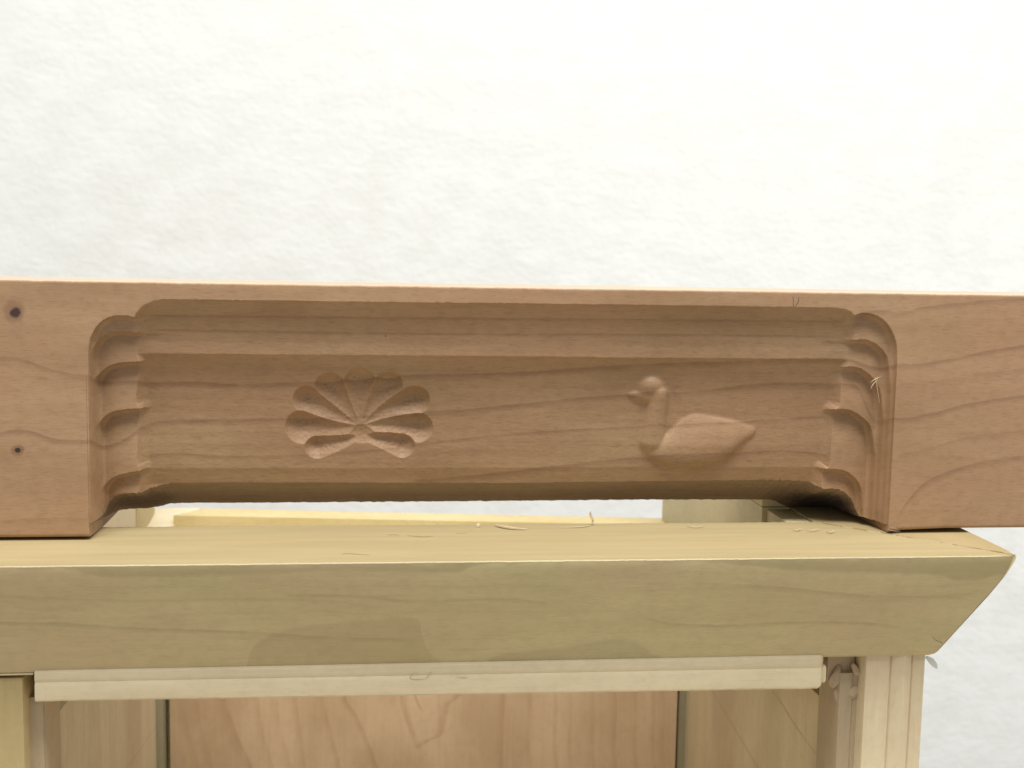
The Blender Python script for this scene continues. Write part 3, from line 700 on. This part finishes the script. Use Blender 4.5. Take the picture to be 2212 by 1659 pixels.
box('panel_cleat', px_at(1461, 1580, YBK)+.0012, xrb+.003, YBK+.0022, YBK+.0098, ZBOT, -.050, grey_pop, cab, CB, bevel=.0002)
# outer sides and floor of the case
box('outer_side', .1300, P_(1990), .0097, .150, ZBOT, -.0304, poplar_side, cab, CB)
box('outer_side', -.1170, -.098, .0097, .150, ZBOT, -.0304, poplar_side, cab, CB)
box('cabinet_floor', -.1172, P_(1990), -.0110, .150, -.235, ZBOT-.0001, poplar_bead, cab, CB)

# torn fibres where the right inner stile meets the crown
torn = wood('torn_poplar', (.42, .33, .22), (.50, .40, .28), (.30, .21, .13), 'Z', off=CB, pore_amt=.4, fuzz=2)
def chip(cx, cy, cz, rx, ry, rz_, seed, rot=0.):
    rr_ = random.Random(int(seed*100)); bm = bmesh.new(); R = Matrix.Rotation(rot, 3, 'Y')
    for _ in range(16):
        a = Vector((rr_.gauss(0, 1), rr_.gauss(0, 1), rr_.gauss(0, 1))).normalized()*rr_.uniform(.75, 1)
        bm.verts.new(R@Vector((a.x*rx, a.y*ry, a.z*rz_))+Vector((cx, cy, cz))-Vector(CB))
    bmesh.ops.convex_hull(bm, input=bm.verts)
    bmesh.ops.delete(bm, geom=[v for v in bm.verts if not v.link_faces], context='VERTS')
    bmesh.ops.bevel(bm, geom=bm.edges[:], offset=.00012, segments=1, affect='EDGES')
    me = bpy.data.meshes.new('torn_chip'); bm.to_mesh(me); bm.free(); me.materials.append(torn)
    return link(bpy.data.objects.new('torn_chip', me), cab)
box('corner_block', px_at(1791, 1480, yi), P_(1863)-.0001, yi+.0018, .007, -.0405, ZT+.0002, torn, cab, CB, bevel=.0008)
for px_, py_, rx, rz_, rot, dy in [(1803, 1462, .0022, .0048, .05, .0014), (1822, 1490, .0028, .0030, .5, .001), (1846, 1494, .0030, .0024, -.3, .0004), (1838, 1470, .0016, .0034, .3, .0012),
                             (1858, 1468, .0013, .0040, .1, .0006), (1850, 1448, .0012, .0026, -.5, .0002), (1832, 1512, .0024, .0016, .2, .001), (1812, 1508, .0014, .0032, -.6, .0012)]:
    p = PY(px_, py_, yi+dy); chip(p[0], p[1], p[2], rx*1.15, .0015, rz_*1.0, px_*.37, rot)
# pencil on the bead, little curved scratch on the crown
for pts in ([(905, 1453), (892, 1456), (886, 1463), (889, 1467), (905, 1467.5), (918, 1466)], [(932, 1451), (926, 1459), (920, 1466)], [(985, 1462), (1000, 1464), (1011, 1463)]):
    strip_along('pencil_mark', [tuple(PY(x, y, Yr-.00005)) for x, y in pts], .00018, faint, cab, CB)
strip_along('scratch', [tuple(PY(x, y, -.0250+.0125*(y-1205)/215-.0003)) for x, y in [(2014, 1375), (2020, 1382), (2029, 1386), (2038, 1390)]], .0002, graphite, cab, CB)
# small tears in the top face of the crown
s = NB('tear_shadow'); s.b.inputs['Base Color'].default_value = (.30, .22, .09, 1); tear = s.m
for pts, w in (([(738, 1197), (750, 1195.5), (770, 1197), (800, 1199)], .0007), ([(880, 1157), (895, 1158), (912, 1159.5), (935, 1158)], .0009), ([(838, 1156), (850, 1155), (862, 1156.5)], .0006), ([(985, 1151), (996, 1152), (1008, 1151.5)], .0006)):
    strip_along('tear', [tuple(PZ(x, y, .00003)) for x, y in pts], w, tear, cab, CB, n=(0, 0, 1))

# ------------------------------------------------------------------ loose shavings
shav = wood('shaving_wood', (.52, .43, .28), (.60, .50, .35), (.5, .4, .25), 'X', pore_amt=.1)
s = NB('thin_pale_shaving'); s.b.inputs['Base Color'].default_value = (.72, .74, .72, 1); s.b.inputs['Roughness'].default_value = .6; pale = s.m
def shaving(pts, w, mat, label, n=(0, -.6, .8), taper=True, group=None):
    P = [Vector(p) for p in smooth_poly(pts, 5)]; base = P[0].copy(); V_, F_ = [], []
    for i, p in enumerate(P):
        t = (P[min(i+1, len(P)-1)]-P[max(i-1, 0)]).normalized(); nn = Vector(n); s_ = nn.cross(t)
        s_ = s_.normalized() if s_.length > 1e-6 else Vector((1, 0, 0)); u = s_.cross(t).normalized()
        f = i/(len(P)-1); ww = w*(math.sin(math.pi*(.12+.83*f)) if taper else 1)*random.uniform(.85, 1.1)
        th = max(.00005, w*.12)
        for a_, b_ in ((-.5, 0), (0, 1), (.5, 0), (0, -1)): V_.append(tuple(p+s_*a_*ww+u*b_*th-base))
    for i in range(len(P)-1):
        for j in range(4): F_.append((i*4+j, i*4+(j+1) % 4, (i+1)*4+(j+1) % 4, (i+1)*4+j))
    F_ += [(0, 1, 2, 3), tuple((len(P)-1)*4+j for j in (3, 2, 1, 0))]
    o = mesh_obj('wood_shaving', V_, F_, mat, smooth=50, label=label, category='wood shaving', group='loose wood shavings')
    o.location = base; return o
yE = .0125
shaving([PY(1279, 1131, yE), PY(1281, 1124, yE), PY(1277, 1117, yE), PY(1275, 1109, yE), PY(1277, 1105, yE)], .0009, shav, 'tiny grey curl standing upright in the gap under the arch')
shaving([PZ(1276, 1134, .0003), PZ(1264, 1136.5, .0003), PZ(1245, 1138, .0003), PZ(1212, 1139, .0003)], .0005, shav, 'long thin hair of wood lying left of the upright curl', n=(0, 0, 1))
shaving([PZ(1070, 1133.5, .0005), PZ(1090, 1136, .0008), PZ(1112, 1140, .0006), PZ(1138, 1143, .0003)], .0010, shav, 'pale twisted shaving on the inner edge of the crown, left of centre', n=(0, 0, 1))
shaving([PY(946, 1133, yE), PY(946, 1128, yE), PY(950, 1125, yE)], .0004, shav, 'very small hooked splinter at the inner edge under the shell')
shaving([PY(1030, 1142, .011), PY(1032, 1135, .011), PY(1036, 1129, .0115)], .0009, shav, 'short upright flake beside the pale twisted shaving')
shaving([PZ(1484, 1134, .0003), PZ(1496, 1137, .0005), PZ(1512, 1137.5, .0004), PZ(1520, 1135, .0003)], .0004, shav, 'curled hair of wood on the crown under the duck', n=(0, 0, 1))
for k_, (x, y, dx, lb) in enumerate([(1712, 1142, 26, 'pale hair of wood on the crown farthest left of the right foot'), (1742, 1143, 34, 'pale hair of wood lying second from the right foot, slightly arched'), (1786, 1147, 22, 'short pale hair of wood nearest the right foot of the board')]):
    shaving([PZ(x, y, .0003), PZ(x+dx*.35, y+1.5, .0007), PZ(x+dx*.7, y-.5, .0006), PZ(x+dx, y+1, .0003)], .00035, shav, lb, n=(0, 0, 1))
p0 = PY(1996, 1420, -.009)
shaving([PY(2000, 1419, -.009), PY(2010, 1426, -.009), PY(2019, 1436, -.0088), PY(2025, 1444, -.0085)], .0017, pale, 'pale sliver hanging from the lower right corner of the crown', n=(0, 1, 0))
for lb, pp in (('crossed hairs of torn fibre on the right scalloped edge, upright strand', [(1900, 870), (1896, 845), (1893, 826), (1888, 812)]), ('torn fibre hair slanting across the right scalloped edge, upper strand', [(1880, 826), (1892, 818), (1906, 812)]), ('short torn fibre hair slanting down to the left on the right scalloped edge', [(1896, 820), (1886, 830), (1880, 842)])):
    shaving([PY(x, y, .0035) for x, y in pp], .00022, shav, lb)
# splinters at the right foot
for lb, pp in (('dark splinter at the bottom corner of the right foot, upper one', [(1921, 1139), (1933, 1141), (1944, 1146)]), ('dark splinter at the bottom corner of the right foot, lower one', [(1915, 1143), (1928, 1146), (1945, 1148)])):
    shaving([PY(x, y, -.0004) for x, y in pp], .0004, burn, lb)

# ------------------------------------------------------------------ white wall behind, unseen bench added below to block and bounce light
def surroundings():
    s = NB('white_textured_wall')
    tc = s.n('ShaderNodeTexCoord'); mp = s.n('ShaderNodeMapping'); s.L.new(tc.outputs['Object'], mp.inputs[0])
    mp.inputs['Rotation'].default_value = (0, math.radians(22), 0); mp.inputs['Scale'].default_value = (30, 10, 50)
    n1_ = s.noise(mp.outputs[0], 1., 5, .62); n2_ = s.noise(mp.outputs[0], 4., 4, .6); n3_ = s.noise(tc.outputs['Object'], 1.6, 2)
    col = s.mix(s.ramp(n1_, .35, .68), (.785, .79, .765), (.845, .855, .84))
    col = s.mix(s.math('MULTIPLY', s.ramp(n3_, .35, .65), .5), col, (.84, .865, .865))
    s.L.new(col, s.b.inputs['Base Color']); s.b.inputs['Roughness'].default_value = .9; s.b.inputs['Specular IOR Level'].default_value = .15
    bp = s.n('ShaderNodeBump'); bp.inputs['Strength'].default_value = .42; bp.inputs['Distance'].default_value = .003
    s.L.new(s.math('ADD', n1_, s.math('MULTIPLY', n2_, .35)), bp.inputs['Height']); s.L.new(bp.outputs[0], s.b.inputs['Normal'])
    V_ = [(x, .67, z) for z in (-1.0, 1.3) for x in (-1.8, 1.8)]
    o = mesh_obj('wall', V_, [(0, 1, 3, 2)], s.m); o['kind'] = 'structure'
    bench = wood('bounce_bench_wood', (.52, .44, .32), (.60, .51, .38), (.3, .24, .15), 'X', pore_amt=.4)
    o = box('bounce_bench', -.9, .9, -.40, .20, -.275, -.2352, bench); o['kind'] = 'structure'
surroundings()
